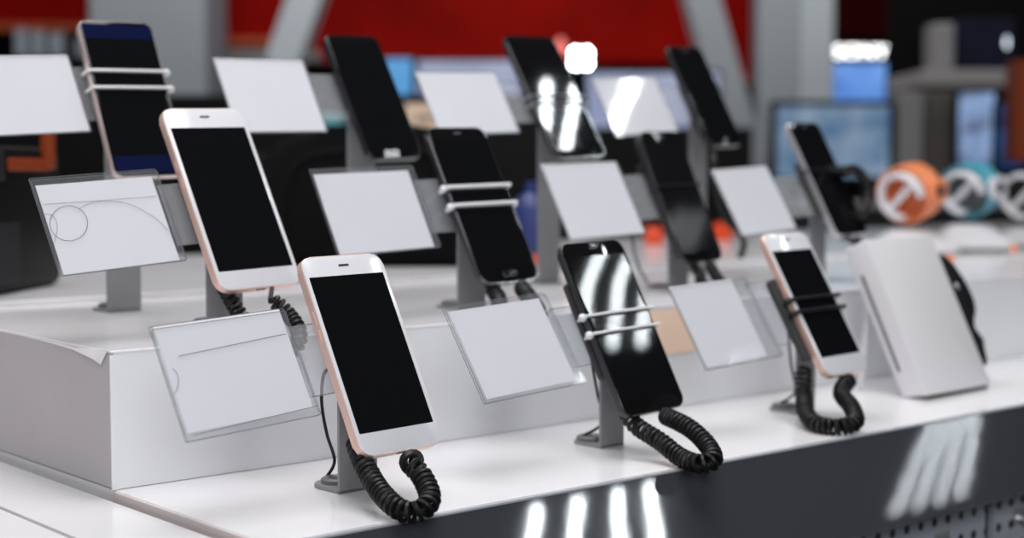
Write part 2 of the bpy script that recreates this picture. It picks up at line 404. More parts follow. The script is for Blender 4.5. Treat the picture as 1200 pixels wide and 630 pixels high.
# ------------------------------------------------------------------ phones
BODYM = dict(rose=M_ROSE, pink=M_PINKGOLD, black=M_BLACKBODY, silver=M_SILVER)
def phone(key, p, w, h, label, body='black', front=M_BLACKFRONT, scr=None, scr_mat=M_BLACKGLASS, rad=None, th=.0075, feats=()):
    """p = centre of the front face; scr = (left, right, bottom, top) margins"""
    M = pose(p); rad = rad or w * .13
    base = M @ Matrix.Translation((0, -h/2, 0))
    o = empty('smartphone', base, label, 'phone', 'display phones on stands')
    link('body', P(rr_outline(w, h, rad), -th, -.0005, bev=.0016, seg=3), BODYM[body], o, M, True)
    link('front_glass', P(rr_outline(w - .0014, h - .0014, rad - .0007), -.0008, 0, bev=.0004), front, o, M, True)
    if scr:
        l, r, b, t = scr
        link('screen', P(rr_outline(w - l - r, h - b - t, .0008, 2, (l - r)/2, (b - t)/2), -.0002, .00012), scr_mat, o, M)
    for f in feats:
        if f == 'slot':
            sl = link('earpiece', P(rr_outline(.0095, .0017, .0008, 4, 0, h/2 - .0085), -.0002, .00025), M_SLOT, o, M)
        if f == 'greyslot':
            link('earpiece', P(rr_outline(.0095, .0014, .0006, 4, 0, h/2 - .006), -.0002, .00025), M_GREYSLOT, o, M)
        if f == 'camera':
            link('front_camera', P(rr_outline(.0028, .0028, .00139, 4, -.011, h/2 - .0085), -.0002, .00025), M_GREYSLOT, o, M)
        if f == 'home':
            link('home_button', P(rr_outline(.018, .0055, .0026, 6, 0, -h/2 + .0085), -.0002, .0006, bev=.0003), M_BLACKFRONT, o, M, True)
            tr = [Vector((x, y, .0006)) for x, y in rr_outline(.0182, .0057, .0027, 6, 0, -h/2 + .0085)]
            link('home_button_ring', tube(bmesh.new(), tr + tr[:1], .00025, 5), M_CHROME, o, M)
        if f == 'chromering':
            tr = [Vector((x, y, -.0006)) for x, y in rr_outline(w - .0006, h - .0006, rad, 8)]
            link('trim_ring', tube(bmesh.new(), tr + tr[:1], .0006, 6), M_CHROME, o, M, True)
        if f == 'buttons':
            link('side_button', B(-w/2 - .0005, -w/2 + .001, .026, .036, -.005, -.0028, bev=.0003), BODYM[body], o, M)
            link('side_button', B(-w/2 - .0005, -w/2 + .001, .012, .022, -.005, -.0028, bev=.0003), BODYM[body], o, M)
        if f == 'port':
            link('charging_port', B(-.0045, .0045, -h/2 - .0003, -h/2 + .001, -.005, -.0025), M_SLOT, o, M)
        if f == 'navybars':
            link('reflection_bar', P(rr_outline(w - .006, .015, .001, 3, 0, h/2 - .011), -.0002, .0002), M_NAVY, o, M)  # navy reflection painted as flat bars on the glass
            link('reflection_bar', P(rr_outline(w - .006, .017, .001, 3, 0, -h/2 + .012), -.0002, .0002), M_NAVY, o, M)
    return dict(M=M, w=w, h=h, th=th, p=p)

def stand(ph, x, ys, bz, label, arms=None, pad=False, foot=True, width=.034, thin=True):
    """grey bent-metal stand: foot, upright, and a back plate folded down behind the phone"""
    M, yaw = ph['M'], ph['p'][3]
    T = Matrix.Translation((x, ys, bz)) @ Matrix.Rotation(yaw, 4, 'Z')
    o = empty('phone_stand', T, label, 'stand', 'grey metal phone stands')
    Ti = T.inverted()
    gap = ph['th'] + .0108
    pb = Ti @ (M @ Vector((0, 0, -gap))); vv = (Ti.to_3x3() @ (M.to_3x3() @ Vector((0, 1, 0))))
    s = -pb.y / vv.y; s = min(s, ph['h'] * .47)
    top = pb + vv * s; low = pb + vv * (s - .062)
    th = .0026
    # upright + folded plate as one bent strip
    prof = [(0, 0), (0, top.z), (low.y, low.z)]
    bm = bmesh.new()
    w2 = width / 2
    up = [(0, 0), (0, top.z), (th, top.z + th * .6), (th, 0)]
    A = [bm.verts.new((-w2, y, z)) for y, z in up]; Bv = [bm.verts.new((w2, y, z)) for y, z in up]
    bm.faces.new(A); bm.faces.new(Bv[::-1])
    for i in range(4): bm.faces.new((A[i], Bv[i], Bv[(i+1) % 4], A[(i+1) % 4]))
    link('upright', bm, M_STAND, o, T)
    bm = bmesh.new()
    d = Vector((0, vv.y, vv.z)).normalized(); nn = Vector((0, -d.z, d.y))
    a0 = Vector((0, top.y + .0, top.z)); a1 = Vector((0, low.y, low.z))
    pr = [a0, a1, a1 - nn * th, a0 - nn * th + d * .001]
    off = pb.x
    A = [bm.verts.new((-w2, q.y, q.z)) for q in pr]; Bv = [bm.verts.new((w2, q.y, q.z)) for q in pr]
    bm.faces.new(A); bm.faces.new(Bv[::-1])
    for i in range(4): bm.faces.new((A[i], Bv[i], Bv[(i+1) % 4], A[(i+1) % 4]))
    link('back_plate', bm, M_STAND, o, T)
    if foot:
        pts = [(-w2, 0), (w2, 0), (w2, .026)] + [(w2 * cos(radians(a)), .026 + w2 * sin(radians(a))) for a in range(15, 180, 15)] + [(-w2, .026)]
        link('foot', P(pts, 0, .003, bev=.0006), M_STAND, o, T)
        bm = bmesh.new(); R0 = .0125
        prof = [(R0, .003), (R0, .006), (R0 - .002, .0072), (R0 - .005, .0072), (R0 - .0065, .006), (R0 - .0075, .0035)]
        lathe(bm, prof, 28, (0, .026, 0)); link('grommet', bm, M_STAND_DK, o, T, True)
    if pad:
        pw, phh, dx, dv = pad
        link('mounting_pad', P(rr_outline(pw, phh, .004, 4, dx, dv), -ph['th'] - .0052, -ph['th'] - .0005, bev=.001), M_PAD, o, M, True)
    if arms:
        for (v, du0, du1, balls, mt, rr) in arms:
            w_ = ph['w']; zf = .0022
            x0, x1 = -w_/2 - .0028, w_/2 + .0028
            path = [(x0, v, -ph['th'] - .001), (x0, v, -.002), (x0 + .0015, v, zf), (x0 + .006, v, zf + .0004), (x1 - .006, v, zf + .0004), (x1 - .0015, v, zf), (x1, v, -.002), (x1, v, -ph['th'] - .001)]
            a = link('clamp_arm', tube(bmesh.new(), catmull(path, 5), rr, 8), mt, o, M, True)
            if balls:
                bx = x0 - .0018 if 'l' in balls else x1 + .0012
                link('ball_tip', ball(bmesh.new(), Vector((bx, v, -.001)), max(.0036, rr * 1.45)), mt, a, M, True)
                if 'r' in balls and 'l' in balls:
                    link('ball_tip', ball(bmesh.new(), Vector((x1 + .0012, v, -.001)), max(.003, rr * 1.3)), mt, a, M, True)
    return o, T

WA, BA = M_WARM, M_BARM
PHN = {}
GROUND = 0.0
# front step
PHN['A1'] = phone('A1', (.642, .897, .1056, .0471, .4764, .0171), .0768, .1560,
    'white phone with rose gold sides, leftmost of the front step, coiled cord below', 'rose', M_WFRONT,
    (.0038, .0038, .0175, .0166), feats=('slot', 'buttons', 'port'), rad=.0105)
PHN['A2'] = phone('A2', (.9032, .897, .1075, .0501, .4799, .0311), .0785, .157,
    'glossy black phone on the front step mirroring wavy white light strips', 'black', M_BLACKFRONT,
    (.003, .003, .013, .013), feats=('greyslot', 'buttons'), rad=.009)
PHN['A3'] = phone('A3', (1.1693, .9, .1124, .0496, .5309, .0107), .0728, .1530,
    'white phone with rose gold sides, held by black bands, front step right', 'rose', M_WFRONT,
    (.0040, .0040, .0195, .0200), feats=('slot', 'camera', 'buttons', 'port'), rad=.0105)
# riser, middle row
PHN['B1'] = phone('B1', (.6454, 1.1, .2168, .0533, .4895, .0369), .0815, .1680,
    'large white phone with rose gold sides on the riser, left end of middle row', 'rose', M_WFRONT,
    (.0040, .0040, .0170, .0190), feats=('slot', 'buttons', 'port'), rad=.0105)
PHN['B2'] = phone('B2', (.9186, 1.1, .2071, .0514, .4812, .0286), .0762, .1642,
    'black phone with home button held by two white rods, middle row', 'black', M_BLACKFRONT,
    (.002, .002, .017, .014), feats=('greyslot', 'home', 'chromering'), rad=.011)
PHN['B3'] = phone('B3', (1.2279, 1.13, .2115, .0451, .42, .0321), .0690, .1560,
    'matt black phone with faint light spots, third in middle row', 'black', M_BLACKFRONT,
    (.0025, .0025, .012, .012), scr_mat=M_MATTEBLACK, feats=('greyslot', 'buttons'), rad=.011, th=.011)
PHN['B4'] = phone('B4', (1.4877, 1.13, .2309, .0527, .4986, .0228), .0665, .1540,
    'black phone with silver edge and one black band, rightmost of middle row', 'silver', M_BLACKFRONT,
    (.0015, .0015, .006, .006), feats=('greyslot', 'buttons'), rad=.0085)
# back row on tall stands
PHN['C1'] = phone('C1', (.6593, 1.3, .3063, .0369, .3822, .0325), .0770, .1575,
    'dark navy phone with pale pink gold edge, leftmost of the back row', 'pink', M_BLACKFRONT,
    (.0028, .0028, .010, .010), feats=('navybars', 'buttons'), rad=.009)
PHN['C2'] = phone('C2', (.9354, 1.3, .3173, .0527, .4879, .0482), .0725, .1490,
    'plain black phone with blank screen, second from left in back row', 'black', M_BLACKFRONT,
    (.002, .002, .010, .010), rad=.009)
PHN['C3'] = phone('C3', (1.1951, 1.3, .3262, .0544, .5224, .037), .0845, .1660,
    'black phone mirroring two white light strips, third in back row', 'black', M_BLACKFRONT,
    (.002, .002, .010, .010), feats=('chromering',), rad=.010)
PHN['C4'] = phone('C4', (1.4781, 1.32, .3374, .0534, .4904, .0461), .0715, .1475,
    'black phone leaning before the grey slanted beam, rightmost of back row', 'black', M_BLACKFRONT,
    (.002, .002, .010, .010), feats=('greyslot', 'buttons'), rad=.009)

stand(PHN['A1'], .638, .909, 0, 'grey metal stand carrying the leftmost white phone on the front step', width=.035)
stand(PHN['A2'], .909, .915, 0, 'grey metal stand with white rods carrying the reflecting black phone', pad=(.070, .088, -.006, .002), width=.029,
      arms=[(.0115, 0, 0, 'l', WA, .0014), (-.0045, 0, 0, 'l', WA, .0014)])
stand(PHN['A3'], 1.183, .921, 0, 'grey metal stand with black bands carrying the front step right white phone', pad=(.074, .085, -.010, -.012), width=.030,
      arms=[(.004, 0, 0, 'l', BA, .0019), (-.009, 0, 0, 'l', BA, .0019)])
stand(PHN['B1'], .648, 1.117, RZ, 'grey metal stand carrying the large white phone on the riser', width=.035)
stand(PHN['B2'], .920, 1.119, RZ, 'grey metal stand with two white rods round the home button phone', width=.035,
      arms=[(.0175, 0, 0, 'l', WA, .0021), (-.0015, 0, 0, 'lr', WA, .0021)])
stand(PHN['B3'], 1.246, 1.150, RZ, 'grey metal stand carrying the matt black phone, third in middle row', width=.032,
      arms=[(.012, 0, 0, '', BA, .0012)])
stand(PHN['B4'], 1.500, 1.152, RZ, 'grey metal stand carrying the silver edged black phone', width=.032, pad=(.068, .075, -.006, -.012),
      arms=[(.010, 0, 0, '', BA, .0013)])
stand(PHN['C1'], .655, 1.316, RZ, 'tall grey stand with white rods carrying the navy phone, back row left', width=.035,
      arms=[(.0265, 0, 0, 'r', WA, .0015), (.0095, 0, 0, 'r', WA, .0015)])
stand(PHN['C2'], .936, 1.324, RZ, 'tall grey stand carrying the plain black phone, second in back row', width=.036)
stand(PHN['C3'], 1.209, 1.325, RZ, 'tall grey stand with thin clear rods, third in back row', width=.036,
      arms=[(-.001, 0, 0, '', M_SILVER, .0009), (-.011, 0, 0, '', M_SILVER, .0009)])
stand(PHN['C4'], 1.492, 1.343, RZ, 'tall grey stand carrying the rightmost back row phone', width=.034, pad=(.055, .075, -.004, -.02))

# ------------------------------------------------------------------ price card holders
def holder(p, w, h, hlabel, clabel, tabw=.062, ins=(.003, .005, .006, .003), marks=None, glassy=False, tabv=(-.027, .027)):
    M = pose(p)
    o = empty('card_holder', M @ Matrix.Translation((0, -h/2, 0)), hlabel, 'card holder', 'clear card holders beside the phones')
    g = .0010
    bm = bmesh.new()
    pr = [(-h/2 + .001, g + .0005), (h/2 - .002, g + .0005), (h/2 - .002, g), (-h/2 + .001, g)]
    for (za, zb, top, lft, rgt) in ((g, g + .0006, h/2 - .003, 0, 0), (-g - .0006, -g, h/2, 0, 0)):
        box(bm, -w/2 + lft, w/2 + rgt, -h/2, top, za, zb)
    link('clear_sheet', bm, M_ACR, o, M)
    bm = bmesh.new()
    def loop(x0, x1, yb, yt, z, r):
        q = [Vector((x, y, z)) for x, y in rr_outline(x1 - x0, yt - yb, .0012, 3, (x0+x1)/2, (yb+yt)/2)]
        tube(bm, q + q[:1], r, 5)
    loop(-w/2, w/2, -h/2, h/2 - .003, g + .0004, .00026)
    loop(-w/2 + .0005, w/2 + .0008, -h/2 + .0005, h/2, -g - .0004, .00026)
    link('sheet_edge', bm, M_RIM, o, M)
    bm = bmesh.new(); box(bm, w/2 - .002, w/2 + tabw, tabv[0], tabv[1], -.0030, -.0019, bev=.0003)
    tab = link('side_tab', bm, M_TAB, o, M)
    bm = bmesh.new()
    q = [Vector((x, y, -.0024)) for x, y in ((w/2, tabv[0]), (w/2 + tabw, tabv[0]), (w/2 + tabw, tabv[1]), (w/2, tabv[1]))]
    tube(bm, q[:2], .0004, 5); tube(bm, q[2:], .0004, 5)
    link('tab_edge', bm, M_RIM, tab, M)
    l, r, t, b = ins
    cM = M @ Matrix.Translation((0, -h/2 + b, 0))
    card = B(-w/2 + l, w/2 - r, 0, h - t - b, -.00035, .00035)
    co = solo('price_card', card, M_PAPER, cM, clabel, 'card', 'blank cards in the clear holders')
    if marks:
        def loc(px):
            r_ = ray(*px); n = M.to_3x3() @ Vector((0, 0, 1)); P0 = M.translation
            q = CAM + r_ * ((P0 - CAM).dot(n) / r_.dot(n)); v = M.inverted() @ q
            return Vector((v.x, v.y, g + .0007))
        for pts, rr, nm in marks:
            path = [loc(q) for q in pts]
            if len(path) > 2: path = catmull(path, 8)
            link(nm, tube(bmesh.new(), path, rr, 5), M_PRINT, o, M)
    return o
def circ(cx, cy, rx, ry, a0, a1, n=20):
    return [(cx + rx * cos(radians(a0 + (a1-a0)*i/n)), cy + ry * sin(radians(a0 + (a1-a0)*i/n))) for i in range(n + 1)]
holder((.5315, .9016, .0991, .0543, .4646, .056), .1111, .0833,
    'clear acrylic holder with thumb notch left of the front white phone', 'blank white card in the nearest holder, front step left end',
    marks=[([(208, 418), (333, 392)], .0002, 'fold_line'), (circ(199, 448, 9, 15, -80, 80), .00015, 'thumb_notch'),
           ([(224, 511), (371, 476)], .0002, 'bottom_fold_line')], ins=(.003, .004, .001, .006), tabw=.062)
holder((.7842, .8996, .0986, .0598, .548, .0508), .1159, .0844,
    'clear acrylic holder left of the reflecting black phone', 'blank white card in the holder left of the reflecting black phone', ins=(.004, .009, .005, .0035), tabw=.062)
holder((1.0392, .9006, .1011, .052, .5366, .0341), .1141, .0833,
    'clear acrylic holder between the two right front step phones', 'blank white card in front of the peach patch', ins=(.001, .022, .001, .003), tabw=.062, tabv=(-.03, .036))
holder((.5348, 1.0979, .199, .0494, .4496, .0754), .1113, .0824,
    'clear acrylic holder etched with a circle left of the large white phone', 'white card behind the etched circle, riser left end', ins=(.003, .006, .007, .001),
    marks=[([(50, 240.5), (115, 236), (181, 231)], .00014, 'etched_line'), (circ(79.5, 262.5, 22, 20.5, 0, 360, 28), .00020, 'etched_circle'),
           ([(91, 246), (102, 240), (116, 236.8), (136, 237), (158, 243), (180, 256), (196, 271), (206, 284)], .00015, 'etched_arc'),
           ([(49, 252), (58, 252.5), (64, 258), (66, 268), (64, 280), (60, 292)], .00012, 'etched_arc')], tabw=.062)
holder((.7972, 1.1054, .2039, .0517, .4529, .039), .1186, .0847,
    'clear acrylic holder left of the home button phone', 'blank white card left of the home button phone', ins=(.002, .007, .006, .001), tabw=.062)
holder((1.0991, 1.1359, .2088, .0592, .4811, .0341), .1201, .0871,
    'clear acrylic holder behind the reflecting black phone', 'blank white card above and behind the reflecting black phone', ins=(.001, .002, .001, .001), tabw=.062)
holder((1.3416, 1.1221, .2058, .0586, .5071, .058), .1093, .0851,
    'clear acrylic holder behind the banded white phone', 'blank white card above the banded white phone', ins=(.001, .001, .001, .001), tabw=.062)
holder((.5610, 1.3093, .3066, .0584, .4098, .0702), .0905 + .012, .0784,
    'clear acrylic holder cut by the left frame edge, back row', 'blank white card at top left left of the navy phone', ins=(.001, .001, .001, .001), tabw=.062)
holder((.8117, 1.305, .3139, .0502, .4735, .032), .1102, .0838,
    'clear acrylic holder between the navy and plain black phones', 'blank white card in front of the grey column, back row', ins=(.001, .001, .001, .001), tabw=.062)
holder((1.0627, 1.3, .3151, .0469, .4966, .0514), .1225, .0815,
    'clear acrylic holder right of the plain black back row phone', 'blank white card beside the beige paper, back row', ins=(.001, .001, .003, .001), tabw=.062)
holder((1.3463, 1.317, .3198, .0583, .4606, .0803), .1227, .079,
    'clear acrylic holder with glare under the bright lamp', 'white card with bright glare, rightmost of the back row', ins=(.001, .001, .001, .001), tabw=.062)

# ------------------------------------------------------------------ cords
def W(ph, u, v, n=0): return ph['M'] @ Vector((u, v, n))
def g(x, y, z=.0075): return onz(x, y, z)
def coil(pts, label, end=None, R=.0062, wire=.0019, pitch=.0052):
    bm = coil_mesh(pts, R, wire, pitch, end=end)
    c = Vector(pts[len(pts)//2]); M = Matrix.Translation((c.x, c.y, 0 if c.z < .09 else RZ))
    bm.transform(M.inverted())
    return solo('coiled_cord', bm, M_RUBBER, M, label, 'cord', 'coiled security cords', True)
def cable(pts, r, label, name='thin_cable', mat=None):
    bm = tube(bmesh.new(), catmull(pts, 10), r, 8)
    M = Matrix.Translation(Vector(pts[0])); bm.transform(M.inverted())
    return solo(name, bm, mat or M_RUBBER, M, label, 'cable', 'thin black cables', True)
a = PHN['A1']; h2 = a['h']/2
coil([at(416, 514, 1.085), at(425, 540, 1.068), at(441, 569, 1.045), at(459, 590, 1.022), at(478, 600, 1.012), at(496, 596, 1.013), at(504, 582, 1.025), at(495, 559, 1.043), at(481, 542, 1.053), W(a, .010, -h2 - .007, -.005)],
     'coiled black cord looping below the leftmost front white phone', end=W(a, .008, -h2 + .001, -.004))
a = PHN['A2']; h2 = a['h']/2
coil([W(a, -.022, -h2 + .012, -.014), W(a, -.020, -h2 - .006, -.010), at(774, 517, 1.226), at(797, 535, 1.205), at(820, 543, 1.183), at(836, 538, 1.186), at(828, 520, 1.207), at(806, 500, 1.232), W(a, .012, -h2 - .003, -.006)],
     'coiled black cord looping below the reflecting black phone', end=W(a, .011, -h2 + .002, -.004))
a = PHN['A3']; h2 = a['h']/2
coil([W(a, -.030, -h2 + .022, -.024), at(942, 462, 1.43), at(944, 482, 1.40), at(956, 496, 1.37), at(982, 500, 1.355), at(1002, 494, 1.362), at(998, 477, 1.385), at(986, 460, 1.41), W(a, .006, -h2 - .003, -.006)],
     'coiled black cord looping below the banded white phone', end=W(a, .004, -h2 + .002, -.004), R=.0066)
a = PHN['B1']; h2 = a['h']/2
coil([W(a, -.026, -h2 + .014, -.016), W(a, -.024, -h2 - .010, -.012), W(a, -.022, -h2 - .030, -.008), at(287, 395, 1.20), at(318, 412, 1.19), at(345, 408, 1.19), at(350, 388, 1.20), at(336, 366, 1.215), at(318, 350, 1.215)],
     'coiled black cord behind the nearest card holder, under the large white phone', end=W(a, .012, -h2 + .001, -.004), R=.0052)
a = PHN['B2']; h2 = a['h']/2
coil([W(a, -.020, -h2 + .006, -.012), W(a, -.020, -h2 - .012, -.006), at(590, 372, 1.345), at(612, 377, 1.335), at(632, 371, 1.335), at(626, 357, 1.35), W(a, .014, -h2 - .004, -.006)],
     'coiled black cord below the home button phone', end=W(a, .012, -h2 + .002, -.004))
a = PHN['B3']; h2 = a['h']/2
coil([W(a, -.012, -h2 + .004, -.012), W(a, -.006, -h2 - .010, -.008), at(822, 330, 1.62), at(836, 338, 1.61), at(846, 334, 1.61), at(838, 322, 1.63), W(a, .014, -h2 - .002, -.006)],
     'tangled black cord below the matt black phone', end=W(a, .012, -h2 + .002, -.004), R=.0045)
a = PHN['B4']; h2 = a['h']/2
coil([W(a, -.012, -h2 + .006, -.012), W(a, -.004, -h2 - .004, -.006), W(a, .008, -h2 - .010, -.004), W(a, .016, -h2 - .004, -.006)],
     'short black cord tucked under the silver edged phone', end=W(a, .014, -h2 + .002, -.004), R=.0036, wire=.0013)
# thin cables from the foot grommets up behind the phones
a = PHN['A1']
cable([(.638, .953, .003), at(392, 540, 1.135), at(383, 508, 1.135), at(377, 472, 1.13), at(379, 440, 1.12), at(388, 424, 1.11), W(a, -.018, .030, -.0125)], .0013, 'thin black cable rising beside the leftmost front stand')
a = PHN['A2']
cable([(.905, .955, .003), at(706, 495, 1.305), at(700, 460, 1.30), at(694, 425, 1.295), at(693, 395, 1.285), W(a, -.02, .02, -.0125)], .0013, 'thin black cable rising beside the reflecting phone stand')
a = PHN['A3']
cable([(1.183, .961, .003), at(931, 460, 1.50), at(927, 425, 1.495), at(924, 390, 1.485), at(926, 370, 1.475), W(a, -.02, .02, -.0135)], .0013, 'thin black cable rising beside the banded phone stand')
a = PHN['B3']
cable([(1.243, 1.194, RZ + .004), (1.222, 1.194, .14), (1.213, 1.192, .18), (1.216, 1.185, .21), W(a, -.01, .03, -.02)], .0013, 'thin black cable rising beside the matt black phone stand')
a = PHN['C4']; h2 = a['h']/2
cable([W(a, -.016, -h2 + .02, -.014), at(836, 182, 1.86), at(836, 205, 1.85), at(842, 232, 1.85), at(852, 258, 1.86), at(866, 272, 1.88), at(872, 286, 1.90), at(868, 300, 1.92)], .0042,
      'thick black cable hanging from the rightmost back row phone')
a = PHN['B4']
cable([W(a, .018, .020, -.018), at(988, 200, 1.82), at(1003, 199, 1.83), at(1015, 212, 1.83), at(1016, 232, 1.83), at(1008, 250, 1.82), W(a, .022, -.045, -.018)], .0062,
      'thick black cable looping out right of the silver edged phone')
a = PHN['B3']
cable([W(a, -.02, .045, -.022), at(752, 205, 1.66), at(765, 235, 1.66), at(790, 270, 1.65), W(a, -.005, -.07, -.022)], .006, 'thick black cable running down behind the matt black phone')

# ------------------------------------------------------------------ leaning white box on the right
PS = (1.4062, .930, .0855, .0524, .4538, -.0087); ws, hs, ts = .1333, .1782, .030
M = pose(PS)
ob = empty('display_box', M @ Matrix.Translation((0, -hs/2, 0)), 'plain white box leaning back on the front step beside the banded phone', 'box')
def seat(bm):
    bm.transform(M)
    for v in bm.verts: v.co.z = max(v.co.z, .0008)
    return bm
link('front_shell', seat(P(rr_outline(ws, hs, .003, 4), -ts, 0, bev=.0012)), M_SLAB, ob, None, True)
link('side_slot', B(-ws/2 - .0004, -ws/2 + .0005, -.055, .055, -ts*.75, -ts*.62), M_GREYSLOT, ob, M)
link('gap_shade_strip', seat(B(-ws/2 + .008, ws/2 - .004, -hs/2 - .0045, -hs/2 + .001, -ts + .004, -.004)), M_GREYBOX, ob)  # dark strip colours in the shade of the gap under the box
lg = bmesh.new()
top = M @ Vector((0, .045, -ts)); 
for sx in (-.045, .045):
    q0 = M @ Vector((sx, .045, -ts + .002)); tube(lg, [q0, Vector((q0.x, q0.y + .012, .002))], .0035, 8)
link('prop_leg', lg, M_SLAB, ob)
# black handset clipped to its right side
out = [(.0, .070), (.008, .071), (.022, .062), (.032, .046), (.037, .028), (.037, .012), (.031, .000), (.022, -.008), (.016, -.018), (.016, -.026), (.024, -.028), (.023, -.035), (.018, -.044), (.014, -.056), (.008, -.063), (.0, -.060)]
out = [(q.x, q.y) for q in catmull([(x, y, 0) for x, y in out], 4)]
hb = empty('handset', M @ Matrix.Translation((ws/2, 0, -.012)), 'curved black handset clipped to the right side of the leaning white box', 'handset')
link('shell', P([(x + ws/2 + .0004, y - .004) for x, y in out], -.024, -.0015, bev=.003, seg=3), M_BLACKPL, hb, M, True)
link('silver_button', ball(bmesh.new(), Vector((ws/2 + .014, .028, -.0015)), .003, 1, 1.5, .5), M_SILVER, hb, M, True)

# ------------------------------------------------------------------ fitness bands on white pedestals further along the riser
def band(px, py, d, col, label, plabel, R=.047, wid=.040, turn=0, face=M_BLACKPL, inner=None):
    p = at(px, py, d)
    T = Matrix.Translation(p) @ RB @ Matrix.Rotation(turn, 4, 'Z')
    o = empty('smartwatch', T, label, 'watch', 'watches on white pedestals')
    bm = bmesh.new(); N = 36; rings = []
    for i in range(N):                     # wide strap loop, axis along local x tilted
        a = 2 * pi * i / N
        ring = []
        for (x, rr) in ((-wid/2, R - .0005), (-wid/2, R + .0030), (-wid/4, R + .0042), (wid/4, R + .0042), (wid/2, R + .0030), (wid/2, R - .0005)):
            ring.append(bm.verts.new((x, rr * cos(a), .92 * rr * sin(a))))
        rings.append(ring)
    for i in range(N):
        for k in range(6): bm.faces.new((rings[i][k], rings[i][(k+1) % 6], rings[(i+1) % N][(k+1) % 6], rings[(i+1) % N][k]))
    TT = T @ Matrix.Rotation(radians(40), 4, 'Z') @ Matrix.Rotation(radians(-14), 4, 'Y')
    link('strap', bm, col, o, TT, True)
    pad = P([((R + .002) * cos(2*pi*i/32), .92 * (R + .002) * sin(2*pi*i/32)) for i in range(32)], wid/2 - .012, wid/2 - .004, bev=.002)
    pad.transform(Matrix(((0, 0, 1, 0), (1, 0, 0, 0), (0, 1, 0, 0), (0, 0, 0, 1))))
    link('inner_pad', pad, inner or col, o, TT, True)
    cs = P(rr_outline(wid * .95, .036, .008, 5), -.003, .007, bev=.002)
    cs.transform(Matrix.Rotation(radians(90), 4, 'X') @ Matrix.Translation((0, .004, R + .004)))
    link('case', cs, M_WFRONT if face is M_BLACKPL else col, o, TT, True)
    fc = P(rr_outline(wid * .45, .018, .006, 5), .0065, .0085, bev=.0008)
    fc.transform(Matrix.Rotation(radians(90), 4, 'X') @ Matrix.Translation((0, .004, R + .004)))
    link('face', fc, face, o, TT, True)
    # pedestal: wedge foot, cradle arc inside the loop
    zb = RZ + .006
    o2 = empty('watch_pedestal', Matrix.Translation((p.x, p.y, zb)) @ RB, plabel, 'pedestal', 'white watch pedestals')
    hgt = p.z - R * .92 - .016 - zb
    bm = bmesh.new(); w2 = .072
    base = [(-w2, -.05, 0), (w2, -.05, 0), (w2, .05, 0), (-w2, .05, 0)]; tp = [(-.030, -.012, hgt), (.030, -.012, hgt), (.030, .014, hgt), (-.030, .014, hgt)]
    vb = [bm.verts.new(v) for v in base]; vt = [bm.verts.new(v) for v in tp]
    bm.faces.new(vb[::-1]); bm.faces.new(vt)
    for i in range(4): bm.faces.new((vb[i], vb[(i+1) % 4], vt[(i+1) % 4], vt[i]))
    bmesh.ops.bevel(bm, geom=list(bm.edges), offset=.003, segments=2, affect='EDGES')
    link('base', bm, M_SLAB, o2, Matrix.Translation((p.x, p.y, zb)) @ RB, True)
    bm = bmesh.new()
    arc = [(0, (R - .009) * cos(radians(t)), .92 * (R - .009) * sin(radians(t))) for t in range(-90, 181, 15)]
    for xx in (-.027, -.019): tube(bm, [(xx + q[0], q[1], q[2]) for q in arc], .0045, 8)
    r_ = R - .009; tube(bm, [(-.023, -r_ * .75, .92 * r_ * .70), (-.023, r_ * .75, -.92 * r_ * .70)], .006, 8)
    link('cradle', bm, M_WFRONT, o2, TT, True)
band(1066, 226, 2.42, M_ORANGE, 'orange strapped watch on a white pedestal behind the leaning box', 'white pedestal carrying the orange watch', face=M_SLOT)
band(1137, 222, 2.55, M_TEAL, 'teal strapped watch on a white pedestal right of the orange one', 'white pedestal carrying the teal watch', R=.046, inner=M_PALEBOX)
band(1208, 226, 2.66, M_BLACKPL, 'black strapped watch on a white pedestal at the right frame edge', 'white pedestal carrying the black watch', R=.050, inner=M_GREYBOX)
# orange dots
for (x, y, lb) in ((1113, 303, 'small orange tag on the riser under the orange watch'), (1188, 291, 'small orange tag on the riser under the black watch')):
    p = at(x, y, 2.22)
    bm = P(rr_outline(.011, .012, .003, 4), -.001, .001); bm.transform(Matrix.Rotation(radians(90), 4, 'X'))
    o = solo('price_tag', bm, M_ORANGE, Matrix.Translation(p) @ RB, lb, 'tag', 'small orange tags')

# ------------------------------------------------------------------ things behind on the rear step
def bbox(name, x0, y0, x1, y1, d, depth, mat, label, cat, group=None, bev=.01, turn=0, parent=None):
    """upright box whose front face spans the given picture rectangle at distance d"""
    p = at((x0+x1)/2, y1, d); q0 = at(x0, y1, d); q1 = at(x1, y1, d); q2 = at(x0, y0, d)
    w_ = (q1 - q0).length; h_ = q2.z - q0.z
    bm = B(-w_/2, w_/2, 0, depth, 0, h_, bev=min(bev, w_*.2, h_*.2, depth*.2))
    M = Matrix.Translation(p) @ RB @ Matrix.Rotation(turn, 4, 'Z')
    if parent is not None: return link(name, bm, mat, parent, M)
    return solo(name, bm, mat, M, label, cat, group)
